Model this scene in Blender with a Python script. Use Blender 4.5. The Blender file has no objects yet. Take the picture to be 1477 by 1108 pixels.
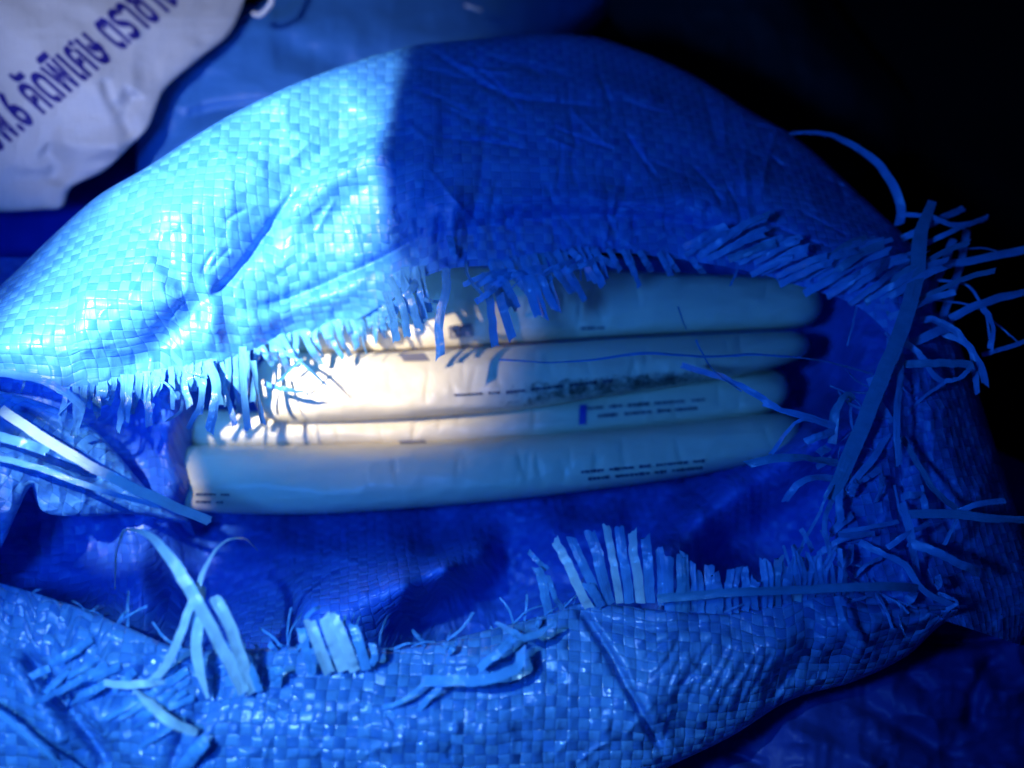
import bpy, math, random
import numpy as np
from mathutils import Vector, Matrix

scene = bpy.context.scene
C = scene.collection
R = math.radians
random.seed(7)
rng = np.random.RandomState(11)

# ------------------------------------------------------------------ camera
MM = 0.001
PX = 0.00023            # one photo pixel on the z = 0 plane, in metres
F = 1565.0              # focal length in photo pixels
DIST = F * PX
TILT = R(20)
CT, ST = math.cos(TILT), math.sin(TILT)
CAM = np.array([0.0, -DIST * ST, DIST * CT])
RIGHT = np.array([1.0, 0, 0]); UP = np.array([0, CT, ST]); BACK = np.array([0, -ST, CT])
cam_d = bpy.data.cameras.new('camera'); cam = bpy.data.objects.new('camera', cam_d); C.objects.link(cam)
cam.location = CAM; cam.rotation_euler = (TILT, 0, 0)
cam_d.sensor_width = 36; cam_d.lens = 36 * F / 1477
cam_d.clip_start = 0.01; cam_d.clip_end = 20
cam_d.dof.use_dof = True; cam_d.dof.focus_distance = DIST - 0.027; cam_d.dof.aperture_fstop = 4.4
scene.camera = cam

def P(px, py, z):
    """points of the working frame (photo column, photo row, height in mm) -> world metres"""
    px = np.asarray(px, float); py = np.asarray(py, float); z = np.asarray(z, float) * MM
    dx = (px - 738.5) / F; dy = -(py - 554.0) / F
    D = dx[..., None] * RIGHT + dy[..., None] * UP - BACK
    t = (z - CAM[2]) / D[..., 2]
    return CAM + D * t[..., None]

def V(px, py, z): return Vector(P(px, py, z))
def camspace(x, y, z): return Vector(CAM + x * RIGHT + y * UP + z * BACK)

# ------------------------------------------------------------------ world, exposure
w = bpy.data.worlds.new('World'); scene.world = w; w.use_nodes = True
w.node_tree.nodes['Background'].inputs[0].default_value = (0.03, 0.14, 1.0, 1)
w.node_tree.nodes['Background'].inputs[1].default_value = 0.010
vs = scene.view_settings
vs.view_transform = 'Standard'; vs.look = 'None'; vs.exposure = 0; vs.gamma = 1; vs.use_curve_mapping = False
scene.cycles.max_bounces = 7
scene.cycles.sample_clamp_indirect = 3.0
scene.cycles.use_denoising = True

# ------------------------------------------------------------------ lamps
def aim(o, target):
    d = Vector(target) - o.location
    o.rotation_euler = d.to_track_quat('-Z', 'Y').to_euler()

def spot(name, loc, target, power, color, angle, blend, size):
    l = bpy.data.lights.new(name, 'SPOT'); o = bpy.data.objects.new(name, l); C.objects.link(o)
    o.location = loc; aim(o, target)
    l.energy = power; l.color = color; l.spot_size = R(angle); l.spot_blend = blend; l.shadow_soft_size = size
    return o

TORCH = camspace(-0.17, 0.085, -0.02)
torch = spot('torch_beam', TORCH, V(290, 370, 20), 36, (1.0, 0.96, 0.88), 90, 0.3, 0.0015)
# the beam is an ellipse; its straight, soft right edge is added in the lamp's nodes
def beam_nodes(o, pa, pb, soft, centre, major, minor, curve, low=None):
    l = o.data; l.use_nodes = True; nt = l.node_tree; N = nt.nodes; L = nt.links
    bpy.context.view_layer.update()
    inv = o.matrix_world.to_3x3().inverted()
    loc = lambda p: np.array((inv @ (p - o.location)).normalized())
    n = np.cross(loc(pa), loc(pb)); n /= np.linalg.norm(n)
    d0 = loc(centre)
    if n @ d0 > 0: n = -n
    q = lambda p: loc(p) / (loc(p) @ d0) - d0
    G = np.linalg.pinv(np.stack([q(major), q(minor)], 1))
    tc = N.new('ShaderNodeTexCoord')
    nm = N.new('ShaderNodeVectorMath'); nm.operation = 'NORMALIZE'; L.new(tc.outputs['Normal'], nm.inputs[0])
    def dot(v):
        d = N.new('ShaderNodeVectorMath'); d.operation = 'DOT_PRODUCT'; d.inputs[1].default_value = v; L.new(nm.outputs[0], d.inputs[0]); return d.outputs['Value']
    def mth(op, a, b=None):
        m = N.new('ShaderNodeMath'); m.operation = op
        for k, v in enumerate((a, b)):
            if v is None: continue
            if isinstance(v, (int, float)): m.inputs[k].default_value = v
            else: L.new(v, m.inputs[k])
        return m.outputs[0]
    mr = N.new('ShaderNodeMapRange'); mr.interpolation_type = 'SMOOTHSTEP'
    mr.inputs[1].default_value = -soft; mr.inputs[2].default_value = soft
    mr.inputs[3].default_value = 1; mr.inputs[4].default_value = 0.0
    L.new(dot(n), mr.inputs[0])
    c = dot(d0); r1 = mth('DIVIDE', dot(G[0]), c); r2 = mth('DIVIDE', dot(G[1]), c)
    r = mth('SQRT', mth('ADD', mth('MULTIPLY', r1, r1), mth('MULTIPLY', r2, r2)))
    cr = N.new('ShaderNodeValToRGB'); cr.color_ramp.interpolation = 'EASE'; e = cr.color_ramp.elements
    e[0].position = curve[0][0] / 3; e[0].color = (curve[0][1],) * 3 + (1,); e[1].position = curve[-1][0] / 3; e[1].color = (curve[-1][1],) * 3 + (1,)
    for a, b in curve[1:-1]:
        k = e.new(a / 3); k.color = (b, b, b, 1)
    L.new(mth('DIVIDE', r, 3.0), cr.inputs[0])
    val = mth('MULTIPLY', mr.outputs[0], cr.outputs[0])
    if low:                      # added cut that keeps the beam off the lower packets
        n2 = np.cross(loc(low[0]), loc(low[1])); n2 /= np.linalg.norm(n2)
        if n2 @ d0 > 0: n2 = -n2
        m2 = N.new('ShaderNodeMapRange'); m2.interpolation_type = 'SMOOTHSTEP'
        m2.inputs[1].default_value = -low[2]; m2.inputs[2].default_value = low[2]; m2.inputs[3].default_value = 1; m2.inputs[4].default_value = 0
        L.new(dot(n2), m2.inputs[0]); val = mth('MULTIPLY', val, m2.outputs[0])
    L.new(val, N['Emission'].inputs['Strength'])
beam_nodes(torch, V(578, 80, 16), V(562, 385, 14), 0.010, V(290, 370, 20), V(0, 640, 20), V(408, 495, 20),
           [(0, 1), (0.5, 0.95), (0.75, 0.75), (0.95, 0.33), (1.12, 0.10), (1.3, 0.012), (1.7, 0.0)], (V(270, 606, -22), V(640, 636, -22), 0.02))
spot('added_left_spot', TORCH, V(60, 655, 36), 9, (1.0, 0.95, 0.86), 8.5, 1.0, 0.0015)  # added small spot that brightens the tapes at the left edge
# the round hot spot in the middle of the same beam
hot = spot('torch_hot_spot', TORCH, V(540, 515, -22), 13, (1.0, 0.86, 0.60), 70, 0.2, 0.0015)
beam_nodes(hot, V(600, 80, 18), V(600, 385, 14), 0.07, V(535, 508, -22), V(800, 502, -22), V(535, 642, -22),
           [(0, 1), (0.5, 0.95), (0.75, 0.65), (0.9, 0.33), (1.0, 0.15), (1.2, 0.03), (1.6, 0.0)])
# the torch's weak wide spill
spill = spot('torch_spill', camspace(-0.17, 0.06, 0.0), V(450, 1080, 10), 5.4, (0.32, 0.68, 1.0), 110, 0.2, 0.003)
beam_nodes(spill, V(1600, 200, 10), V(1600, 900, 10), 0.05, V(430, 1090, 20), V(1230, 1060, 20), V(430, 755, 20),
           [(0, 1), (0.6, 0.9), (0.8, 0.6), (0.92, 0.3), (1.0, 0.10), (1.1, 0.015), (1.4, 0.0)])
spot('added_upper_left_spot', camspace(-0.17, 0.10, 0.0), V(300, 30, -40), 5.2, (0.70, 0.76, 1.0), 32, 1.0, 0.003)  # added lamp to brighten the white sack and the blue plastic behind
# added blue lamp standing in for light coming back off the blue sacks
l = bpy.data.lights.new('blue_fill', 'AREA'); fill = bpy.data.objects.new('blue_fill', l); C.objects.link(fill)
l.shape = 'DISK'; l.size = 0.05; l.energy = 0.85; l.color = (0.022, 0.21, 1.0)
fill.location = camspace(-0.13, 0.0, -0.03); aim(fill, V(480, 640, 0))

# ------------------------------------------------------------------ numpy helpers
def vnoise(x, y, seed=0):
    r = np.random.RandomState(seed); T = r.rand(256, 256)
    xi = np.floor(x).astype(int); yi = np.floor(y).astype(int); fx = x - xi; fy = y - yi
    fx = fx * fx * fx * (fx * (fx * 6 - 15) + 10); fy = fy * fy * fy * (fy * (fy * 6 - 15) + 10)
    g = lambda a, b: T[a % 256, b % 256]
    return ((g(xi, yi) * (1 - fx) + g(xi + 1, yi) * fx) * (1 - fy) + (g(xi, yi + 1) * (1 - fx) + g(xi + 1, yi + 1) * fx) * fy) * 2 - 1
def fbm(x, y, seed=0, n=4):
    s = 0; a = 1
    for i in range(n):
        c, d = math.cos(1.1 * i + .4), math.sin(1.1 * i + .4)
        s = s + a * vnoise((x * c - y * d) + 17.3 * i, (x * d + y * c) + 9.1 * i, seed + i); x = x * 2.03; y = y * 2.03; a *= .5
    return s
def crumple(x, y, seed=0):
    """sharp creases: folded noise"""
    s = 0
    for i, (k, a) in enumerate(((1, 1), (1.9, .55), (3.7, .3))):
        s = s + a * (1 - 2 * np.abs(vnoise(x * k + 5.5 * i, y * k * .9 + 3 * i, seed + 30 + i)) ** .8)
    return s
def resample(pts, n):
    p = np.asarray(pts, float)
    d = np.linalg.norm(np.diff(p, axis=0), axis=1) ** .5 + 1e-6
    t = np.concatenate([[0], np.cumsum(d)])
    arc = np.concatenate([[0], np.cumsum(np.linalg.norm(np.diff(p, axis=0), axis=1))])
    s = np.interp(np.linspace(0, arc[-1], n), arc, t)
    m = np.zeros_like(p)
    m[1:-1] = (p[2:] - p[:-2]) / (t[2:] - t[:-2])[:, None]
    m[0] = (p[1] - p[0]) / (t[1] - t[0]); m[-1] = (p[-1] - p[-2]) / (t[-1] - t[-2])
    i = np.clip(np.searchsorted(t, s, side='right') - 1, 0, len(p) - 2)
    h = (t[i + 1] - t[i]); u = (s - t[i]) / h; h = h[:, None]; u = u[:, None]
    return ((2 * u**3 - 3 * u**2 + 1) * p[i] + (u**3 - 2 * u**2 + u) * h * m[i]
            + (-2 * u**3 + 3 * u**2) * p[i + 1] + (u**3 - u**2) * h * m[i + 1])
def polydist(x, y, pts, taper=True):
    best = np.full(x.shape, 1e9); par = np.zeros(x.shape); pts = np.asarray(pts, float)
    L = np.concatenate([[0], np.cumsum(np.linalg.norm(np.diff(pts, axis=0), axis=1))])
    for k in range(len(pts) - 1):
        a, b = pts[k], pts[k + 1]; ab = b - a
        t = np.clip(((x - a[0]) * ab[0] + (y - a[1]) * ab[1]) / (ab @ ab), 0, 1)
        d = np.hypot(x - a[0] - t * ab[0], y - a[1] - t * ab[1])
        m = d < best; best = np.where(m, d, best); par = np.where(m, (L[k] + t * (L[k + 1] - L[k])) / L[-1], par)
    return best, par
def folds_z(x, y, folds):
    z = np.zeros(x.shape)
    for f in folds:
        pts, depth, width = f[:3]; sharp = f[3] if len(f) > 3 else 2
        pp = resample([(a, b, 0) for a, b in pts], max(4, len(pts) * 4))[:, :2]
        d, par = polydist(x, y, pp)
        tp = np.clip(np.minimum(par, 1 - par) * 5, 0, 1); tp = tp * tp * (3 - 2 * tp)
        z += depth * np.exp(-(d / width) ** sharp) * tp
    return z

# ------------------------------------------------------------------ scene helpers
def tag(o, label=None, cat=None, group=None, kind=None):
    if label: o['label'] = label
    if cat: o['category'] = cat
    if group: o['group'] = group
    if kind: o['kind'] = kind
    return o
def empty(name, loc, label, cat, group=None):
    o = bpy.data.objects.new(name, None); C.objects.link(o); o.location = loc; o.empty_display_size = .02
    return tag(o, label, cat, group)
def mesh_obj(name, co, faces, mat, parent=None, uv=None, smooth=True):
    me = bpy.data.meshes.new(name)
    me.from_pydata([tuple(c) for c in co], [], faces)
    me.materials.append(mat)
    if uv is not None:
        ul = me.uv_layers.new(name='UVMap')
        li = np.empty(len(me.loops), int); me.loops.foreach_get('vertex_index', li)
        ul.data.foreach_set('uv', np.asarray(uv)[li].astype(float).ravel())
    if smooth: me.polygons.foreach_set('use_smooth', [True] * len(me.polygons))
    o = bpy.data.objects.new(name, me); C.objects.link(o)
    if parent is not None:
        o.parent = parent; o.matrix_parent_inverse = Matrix.Translation(parent.location).inverted()
    return o
def grid_mesh(name, G, mat, parent=None, uv=None):
    nv, nu = G.shape[:2]
    idx = np.arange(nv * nu).reshape(nv, nu)
    f = np.stack([idx[:-1, :-1], idx[1:, :-1], idx[1:, 1:], idx[:-1, 1:]], -1).reshape(-1, 4)
    return mesh_obj(name, G.reshape(-1, 3), f.tolist(), mat, parent, uv)
def arc_uv(W, rot=0.0, unit=0.0032, axis=1):
    """cloth coordinates: one way straight across, the other following the slope of the cloth"""
    nv, nu = W.shape[:2]; o = 1 - axis; D = np.diff(W, axis=0)
    dv = np.sign(D[..., axis]) * np.hypot(D[..., axis], D[..., 2])
    Vv = np.concatenate([np.zeros((1, nu)), np.cumsum(dv, 0)], 0); m = int(nv * .62); Vv += (W[m, :, axis] - Vv[m])[None]
    U = W[..., o]
    c, s = math.cos(rot), math.sin(rot)
    return np.stack([U * c - Vv * s, U * s + Vv * c], -1).reshape(-1, 2) / unit
def loft(rows, nu, nv):
    A = np.stack([resample(r, nu) for r in rows], 0)       # rows x nu x 3
    n = len(rows)
    if n == 2:
        t = np.linspace(0, 1, nv)[:, None, None]; return A[0] * (1 - t) + A[1] * t
    out = np.empty((nv, nu, 3))
    # spacing by mean distance between rows
    d = np.array([np.mean(np.linalg.norm(A[k + 1] - A[k], axis=1)) for k in range(n - 1)]) + 1
    t = np.concatenate([[0], np.cumsum(d)]); s = np.linspace(0, t[-1], nv)
    m = np.zeros_like(A)
    for k in range(1, n - 1): m[k] = (A[k + 1] - A[k - 1]) / (t[k + 1] - t[k - 1])
    m[0] = (A[1] - A[0]) / (t[1] - t[0]); m[-1] = (A[-1] - A[-2]) / (t[-1] - t[-2])
    for j, q in enumerate(s):
        i = min(max(np.searchsorted(t, q, side='right') - 1, 0), n - 2)
        h = t[i + 1] - t[i]; u = (q - t[i]) / h
        out[j] = ((2*u**3-3*u**2+1) * A[i] + (u**3-2*u**2+u) * h * m[i] + (-2*u**3+3*u**2) * A[i+1] + (u**3-u**2) * h * m[i+1])
    return out
SURF = {}
def sheet(name, rows, nu, nv, mat, parent=None, folds=(), crum=(0, 60), wav=(0, 150), seed=0, rot=0.0, key=None, unit=0.0032, axis=1):
    G = loft(rows, nu, nv); W0 = P(G[..., 0], G[..., 1], G[..., 2] + folds_z(G[..., 0], G[..., 1], [f for f in folds if f[2] > 12]))
    x, y = G[..., 0].copy(), G[..., 1].copy()
    z = G[..., 2] + folds_z(x, y, folds)
    if crum[0]: z = z + crum[0] * crumple(x / crum[1], y / crum[1], seed)
    if wav[0]: z = z + wav[0] * fbm(x / wav[1], y / wav[1], seed + 5, 3)
    G[..., 2] = z
    if key: SURF[key] = G
    W = P(G[..., 0], G[..., 1], G[..., 2])
    return grid_mesh(name, W, mat, parent, arc_uv(W0, rot, unit, axis))
def surf_z(key, x, y):
    G = SURF[key].reshape(-1, 3)
    i = np.argmin((G[:, 0] - x) ** 2 + (G[:, 1] - y) ** 2)
    return G[i, 2]

# ------------------------------------------------------------------ materials
class NT:
    def __init__(s, name):
        s.m = bpy.data.materials.new(name); s.m.use_nodes = True; s.t = s.m.node_tree; s.N = s.t.nodes; s.L = s.t.links
        s.b = s.N['Principled BSDF']; s.out = s.N['Material Output']
    def n(s, ty, **kw):
        o = s.N.new(ty)
        for k, v in kw.items(): setattr(o, k, v)
        return o
    def put(s, sock, v):
        if hasattr(v, 'links') or isinstance(v, bpy.types.NodeSocket): s.L.new(v, sock)
        else: sock.default_value = v
    def math(s, op, a, b=None, c=None, clamp=False):
        o = s.n('ShaderNodeMath', operation=op, use_clamp=clamp); s.put(o.inputs[0], a)
        if b is not None: s.put(o.inputs[1], b)
        if c is not None: s.put(o.inputs[2], c)
        return o.outputs[0]
    def mix(s, f, a, b):
        o = s.n('ShaderNodeMix', data_type='FLOAT'); s.put(o.inputs[0], f); s.put(o.inputs[2], a); s.put(o.inputs[3], b); return o.outputs[0]
    def mixc(s, f, a, b):
        o = s.n('ShaderNodeMix', data_type='RGBA'); s.put(o.inputs[0], f); s.put(o.inputs[6], a); s.put(o.inputs[7], b); return o.outputs[2]
    def noise(s, vec, scale, detail=3, rough=.5, dist=0):
        o = s.n('ShaderNodeTexNoise'); s.put(o.inputs['Scale'], scale); o.inputs['Detail'].default_value = detail
        o.inputs['Roughness'].default_value = rough; o.inputs['Distortion'].default_value = dist
        if vec is not None: s.L.new(vec, o.inputs['Vector'])
        return o
def weave(name, base, dark, rough=.38, bump=0.00034, transl=0.35, cellvar=1.0, tilt=0.35, fine=1.0, spec=.5):
    T = NT(name)
    uv = T.n('ShaderNodeUVMap').outputs[0]
    wob = T.noise(uv, .35, 3)
    wv = T.n('ShaderNodeVectorMath', operation='SUBTRACT'); T.L.new(wob.outputs['Color'], wv.inputs[0]); wv.inputs[1].default_value = (.5, .5, .5)
    wm = T.n('ShaderNodeVectorMath', operation='MULTIPLY_ADD'); T.L.new(wv.outputs[0], wm.inputs[0]); wm.inputs[1].default_value = (.55, .55, 0); T.L.new(uv, wm.inputs[2])
    sp = T.n('ShaderNodeSeparateXYZ'); T.L.new(wm.outputs[0], sp.inputs[0])
    u, v = sp.outputs[0], sp.outputs[1]
    fu, fv = T.math('FRACT', u), T.math('FRACT', v); iu, iv = T.math('FLOOR', u), T.math('FLOOR', v)
    par = T.math('MODULO', T.math('ADD', T.math('ADD', iu, iv), 2000), 2)
    par = T.math('GREATER_THAN', par, .5)
    a = T.math('ABSOLUTE', T.math('MULTIPLY_ADD', fu, 2, -1)); b = T.math('ABSOLUTE', T.math('MULTIPLY_ADD', fv, 2, -1))
    def prof(across, along):
        e = T.math('SUBTRACT', 1, T.math('POWER', across, 10)); q = T.math('SUBTRACT', 1, T.math('POWER', along, 2.4))
        return T.math('MULTIPLY_ADD', e, .35, T.math('MULTIPLY', q, .6))
    h = T.mix(par, prof(a, b), prof(b, a))
    cv = T.n('ShaderNodeCombineXYZ'); T.L.new(iu, cv.inputs[0]); T.L.new(iv, cv.inputs[1])
    wn = T.n('ShaderNodeTexWhiteNoise', noise_dimensions='2D'); T.L.new(cv.outputs[0], wn.inputs['Vector'])
    ws = T.n('ShaderNodeSeparateColor'); T.L.new(wn.outputs['Color'], ws.inputs[0])
    t1 = T.math('MULTIPLY', T.math('SUBTRACT', fu, .5), T.math('SUBTRACT', ws.outputs[0], .5))
    t2 = T.math('MULTIPLY', T.math('SUBTRACT', fv, .5), T.math('SUBTRACT', ws.outputs[1], .5))
    h = T.math('MULTIPLY_ADD', T.math('ADD', t1, t2), tilt * 4, h)
    # drawn-tape striation running with each tape
    def stri(sx, sy, seed):
        mp = T.n('ShaderNodeVectorMath', operation='MULTIPLY_ADD'); T.L.new(uv, mp.inputs[0]); mp.inputs[1].default_value = (sx, sy, 0); mp.inputs[2].default_value = (seed, seed, 0)
        return T.noise(mp.outputs[0], 1, 2).outputs[0]
    st = T.mix(par, stri(6, .7, 3), stri(.7, 6, 9))
    h = T.math('MULTIPLY_ADD', st, .30 * fine, h)
    big = T.noise(uv, .9, 4).outputs[0]
    h = T.math('MULTIPLY_ADD', big, .3 * fine, h)
    bp = T.n('ShaderNodeBump'); bp.inputs['Distance'].default_value = bump; bp.inputs['Strength'].default_value = 1
    T.L.new(h, bp.inputs['Height'])
    # each tape has its own shade, each cell a little of its own
    w1 = T.n('ShaderNodeTexWhiteNoise', noise_dimensions='1D'); T.L.new(iu, w1.inputs['W'])
    w2 = T.n('ShaderNodeTexWhiteNoise', noise_dimensions='1D'); T.L.new(T.math('ADD', iv, 555.3), w2.inputs['W'])
    tapev = T.mix(par, w1.outputs[0], w2.outputs[0])
    shade = T.math('ADD', T.math('MULTIPLY', tapev, .35 * cellvar), T.math('ADD', T.math('MULTIPLY', ws.outputs[2], .30 * cellvar), T.math('MULTIPLY', par, .42 * cellvar)), clamp=True)  # also darkens one tape direction, painting in how warp and weft catch light
    col = T.mixc(shade, (*base, 1), (*dark, 1))
    # dust
    dn = T.noise(uv, .25, 6, .65).outputs[0]
    T.L.new(col, T.b.inputs['Base Color'])
    T.put(T.b.inputs['Roughness'], T.math('ADD', rough - .12, T.math('ADD', T.math('MULTIPLY', ws.outputs[1], .22), T.math('MULTIPLY', dn, .12))))
    T.b.inputs['Specular IOR Level'].default_value = spec
    T.L.new(bp.outputs[0], T.b.inputs['Normal'])
    tr = T.n('ShaderNodeBsdfTranslucent'); T.L.new(col, tr.inputs[0]); T.L.new(bp.outputs[0], tr.inputs['Normal'])
    mx = T.n('ShaderNodeMixShader'); mx.inputs[0].default_value = transl
    T.L.new(T.b.outputs[0], mx.inputs[1]); T.L.new(tr.outputs[0], mx.inputs[2]); T.L.new(mx.outputs[0], T.out.inputs[0])
    return T.m
BLUE = (0.085, 0.38, 0.90); BLUE_D = (0.03, 0.20, 0.74)
M_back = weave('blue_woven_plastic', BLUE, BLUE_D, cellvar=.95, tilt=.18)
M_front = weave('blue_woven_plastic_glossy', (0.13, 0.43, 0.86), (0.05, 0.24, 0.70), rough=.24, tilt=.9, bump=.00048, spec=1.0)
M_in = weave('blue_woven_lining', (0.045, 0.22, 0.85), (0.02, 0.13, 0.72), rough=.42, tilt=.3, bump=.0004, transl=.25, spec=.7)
M_far = weave('blue_woven_sack_behind', (0.02, 0.10, 0.45), (0.015, 0.07, 0.35), rough=.5, tilt=.2, cellvar=.5, bump=.00025)

def tape_mat(name, col, transl=.3, rough=.2, spec=.8):
    T = NT(name)
    uv = T.n('ShaderNodeUVMap').outputs[0]
    mp = T.n('ShaderNodeVectorMath', operation='MULTIPLY'); T.L.new(uv, mp.inputs[0]); mp.inputs[1].default_value = (7, .5, 1)
    n = T.noise(mp.outputs[0], 1, 3).outputs[0]; n2 = T.noise(uv, .8, 3).outputs[0]
    h = T.math('MULTIPLY_ADD', n, .4, n2)
    bp = T.n('ShaderNodeBump'); bp.inputs['Distance'].default_value = .0006; T.L.new(h, bp.inputs['Height'])
    oi = T.n('ShaderNodeObjectInfo')
    c = T.mixc(T.math('MULTIPLY', n2, 1.0), (*[k * .75 for k in col], 1), (*[min(1, k * 1.25) for k in col], 1))
    T.L.new(c, T.b.inputs['Base Color']); T.b.inputs['Roughness'].default_value = rough; T.b.inputs['Specular IOR Level'].default_value = spec
    T.L.new(bp.outputs[0], T.b.inputs['Normal'])
    tr = T.n('ShaderNodeBsdfTranslucent'); T.L.new(c, tr.inputs[0])
    mx = T.n('ShaderNodeMixShader'); mx.inputs[0].default_value = transl
    T.L.new(T.b.outputs[0], mx.inputs[1]); T.L.new(tr.outputs[0], mx.inputs[2]); T.L.new(mx.outputs[0], T.out.inputs[0])
    return T.m
M_tape = tape_mat('blue_plastic_tape', (0.11, 0.42, 0.92))
M_tape_lit = tape_mat('brightened_blue_plastic_tape', (0.48, 0.76, 0.94), transl=.25)  # tape colour lightened to paint in stronger light on it
M_tape_teal = tape_mat('teal_blue_plastic_tape', (0.09, 0.36, 0.62), transl=.3)

def film_mat(name, col, rough=.4, bump=.0006, scale=60, spec=.4, transl=0.0, col2=None, stain=0):
    T = NT(name)
    tc = T.n('ShaderNodeTexCoord').outputs['Object']
    n = T.noise(tc, scale, 5, .55, .6).outputs[0]; n2 = T.noise(tc, scale * 5, 3).outputs[0]
    h = T.math('MULTIPLY_ADD', n2, .12, n)
    bp = T.n('ShaderNodeBump'); bp.inputs['Distance'].default_value = bump; T.L.new(h, bp.inputs['Height'])
    c2 = col2 or [k * .86 for k in col]
    c = T.mixc(T.noise(tc, scale * .5, 4).outputs[0], (*col, 1), (*c2, 1))
    T.L.new(c, T.b.inputs['Base Color']); T.put(T.b.inputs['Roughness'], T.math('MULTIPLY_ADD', n2, .15, rough)); T.b.inputs['Specular IOR Level'].default_value = spec
    T.L.new(bp.outputs[0], T.b.inputs['Normal'])
    if transl:
        tr = T.n('ShaderNodeBsdfTranslucent'); T.L.new(c, tr.inputs[0])
        mx = T.n('ShaderNodeMixShader'); mx.inputs[0].default_value = transl
        T.L.new(T.b.outputs[0], mx.inputs[1]); T.L.new(tr.outputs[0], mx.inputs[2]); T.L.new(mx.outputs[0], T.out.inputs[0])
    return T.m
M_white = weave('white_woven_sack_film', (0.60, 0.59, 0.62), (0.50, 0.50, 0.54), rough=.5, bump=.00012, transl=.1, cellvar=.4, tilt=.1, fine=1.5)
M_ink = film_mat('dark_blue_ink', (0.012, 0.010, 0.22), rough=.5, bump=.0001)
M_pack = film_mat('cream_packet_film', (0.86, 0.76, 0.55), rough=.32, bump=.0005, scale=55, spec=.35)
M_print = film_mat('blurred_dark_print', (0.10, 0.11, 0.17), rough=.6, bump=.0001)
M_grey = film_mat('grey_label_print', (0.22, 0.21, 0.26), rough=.6, bump=.0001)
M_greyl = film_mat('pale_label_lettering', (0.62, 0.58, 0.55), rough=.6, bump=.0001)
M_stripe = film_mat('blue_band_print', (0.02, 0.06, 0.45), rough=.4, bump=.0001)
M_bluefilm = film_mat('blue_plastic_film', (0.06, 0.27, 0.75), rough=.42, bump=.0012, scale=22, transl=.3, spec=.5)
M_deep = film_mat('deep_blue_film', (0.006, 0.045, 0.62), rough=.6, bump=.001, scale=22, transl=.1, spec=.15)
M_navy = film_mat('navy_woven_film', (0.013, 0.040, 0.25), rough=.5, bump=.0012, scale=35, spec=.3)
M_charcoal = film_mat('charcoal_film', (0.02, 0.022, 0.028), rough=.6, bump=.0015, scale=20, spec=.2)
M_floor = film_mat('dark_floor', (0.008, 0.008, 0.009), rough=.8, bump=.001, scale=15, spec=.1)
def stain_mat():
    T = NT('smeared_dirt'); return T.m

# ------------------------------------------------------------------ setting
fl = P(np.array([[0, 0]]), np.array([[0, 0]]), np.array([[-130, -130]]))
me_n = 24
gx, gy = np.meshgrid(np.linspace(-1.6, 1.6, me_n), np.linspace(-1.2, 2.4, me_n))
Wf = np.stack([gx, gy, np.full(gx.shape, -0.135)], -1)
floor = grid_mesh('floor', Wf[::-1], M_floor, None, np.zeros((me_n * me_n, 2)))
tag(floor, kind='structure')

# ------------------------------------------------------------------ the open blue sack
sack = empty('woven_sack', V(700, 620, -120), 'large blue woven plastic sack torn open, frayed tapes round its mouth, cream packets inside', 'sack')

SIL = [(-110, 500, 5), (-60, 462, 10), (0, 412, 15), (130, 292, 20), (210, 243, 24), (330, 168, 24), (450, 112, 20), (580, 70, 12), (680, 58, 5), (780, 50, 0), (870, 58, -5),
       (990, 105, -8), (1080, 160, -10), (1150, 202, -12), (1240, 282, -10), (1310, 350, -8), (1345, 420, -8)]
MOUTH = [(-110, 540, 30), (-60, 530, 30), (0, 540, 32), (100, 560, 26), (200, 548, 18), (300, 528, 8), (370, 500, -4), (450, 480, -11), (530, 462, -9), (570, 425, 6), (600, 398, 16), (650, 390, 16), (750, 378, 14),
         (850, 364, 12), (960, 372, 10), (1100, 396, 8), (1200, 430, 7), (1262, 455, 6), (1300, 500, 6)]
def lerp_rows(a, b, t, dz=0, n=18):
    A = resample(a, n); B = resample(b, n); q = A * (1 - t) + B * t; q[:, 2] += dz; return q.tolist()
def offs(a, dx, dy, dz): return [(x + dx, y + dy, z + dz) for x, y, z in a]
back_rows = [offs(SIL, 10, 120, -95), offs(SIL, 6, 50, -45), offs(SIL, 3, 10, -16), offs(SIL, 0, 0, 0),
             lerp_rows(SIL, MOUTH, .12, 6), lerp_rows(SIL, MOUTH, .35, 12), lerp_rows(SIL, MOUTH, .65, 12), lerp_rows(SIL, MOUTH, .9, 3), lerp_rows(MOUTH, MOUTH, 0, 0)]
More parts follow.
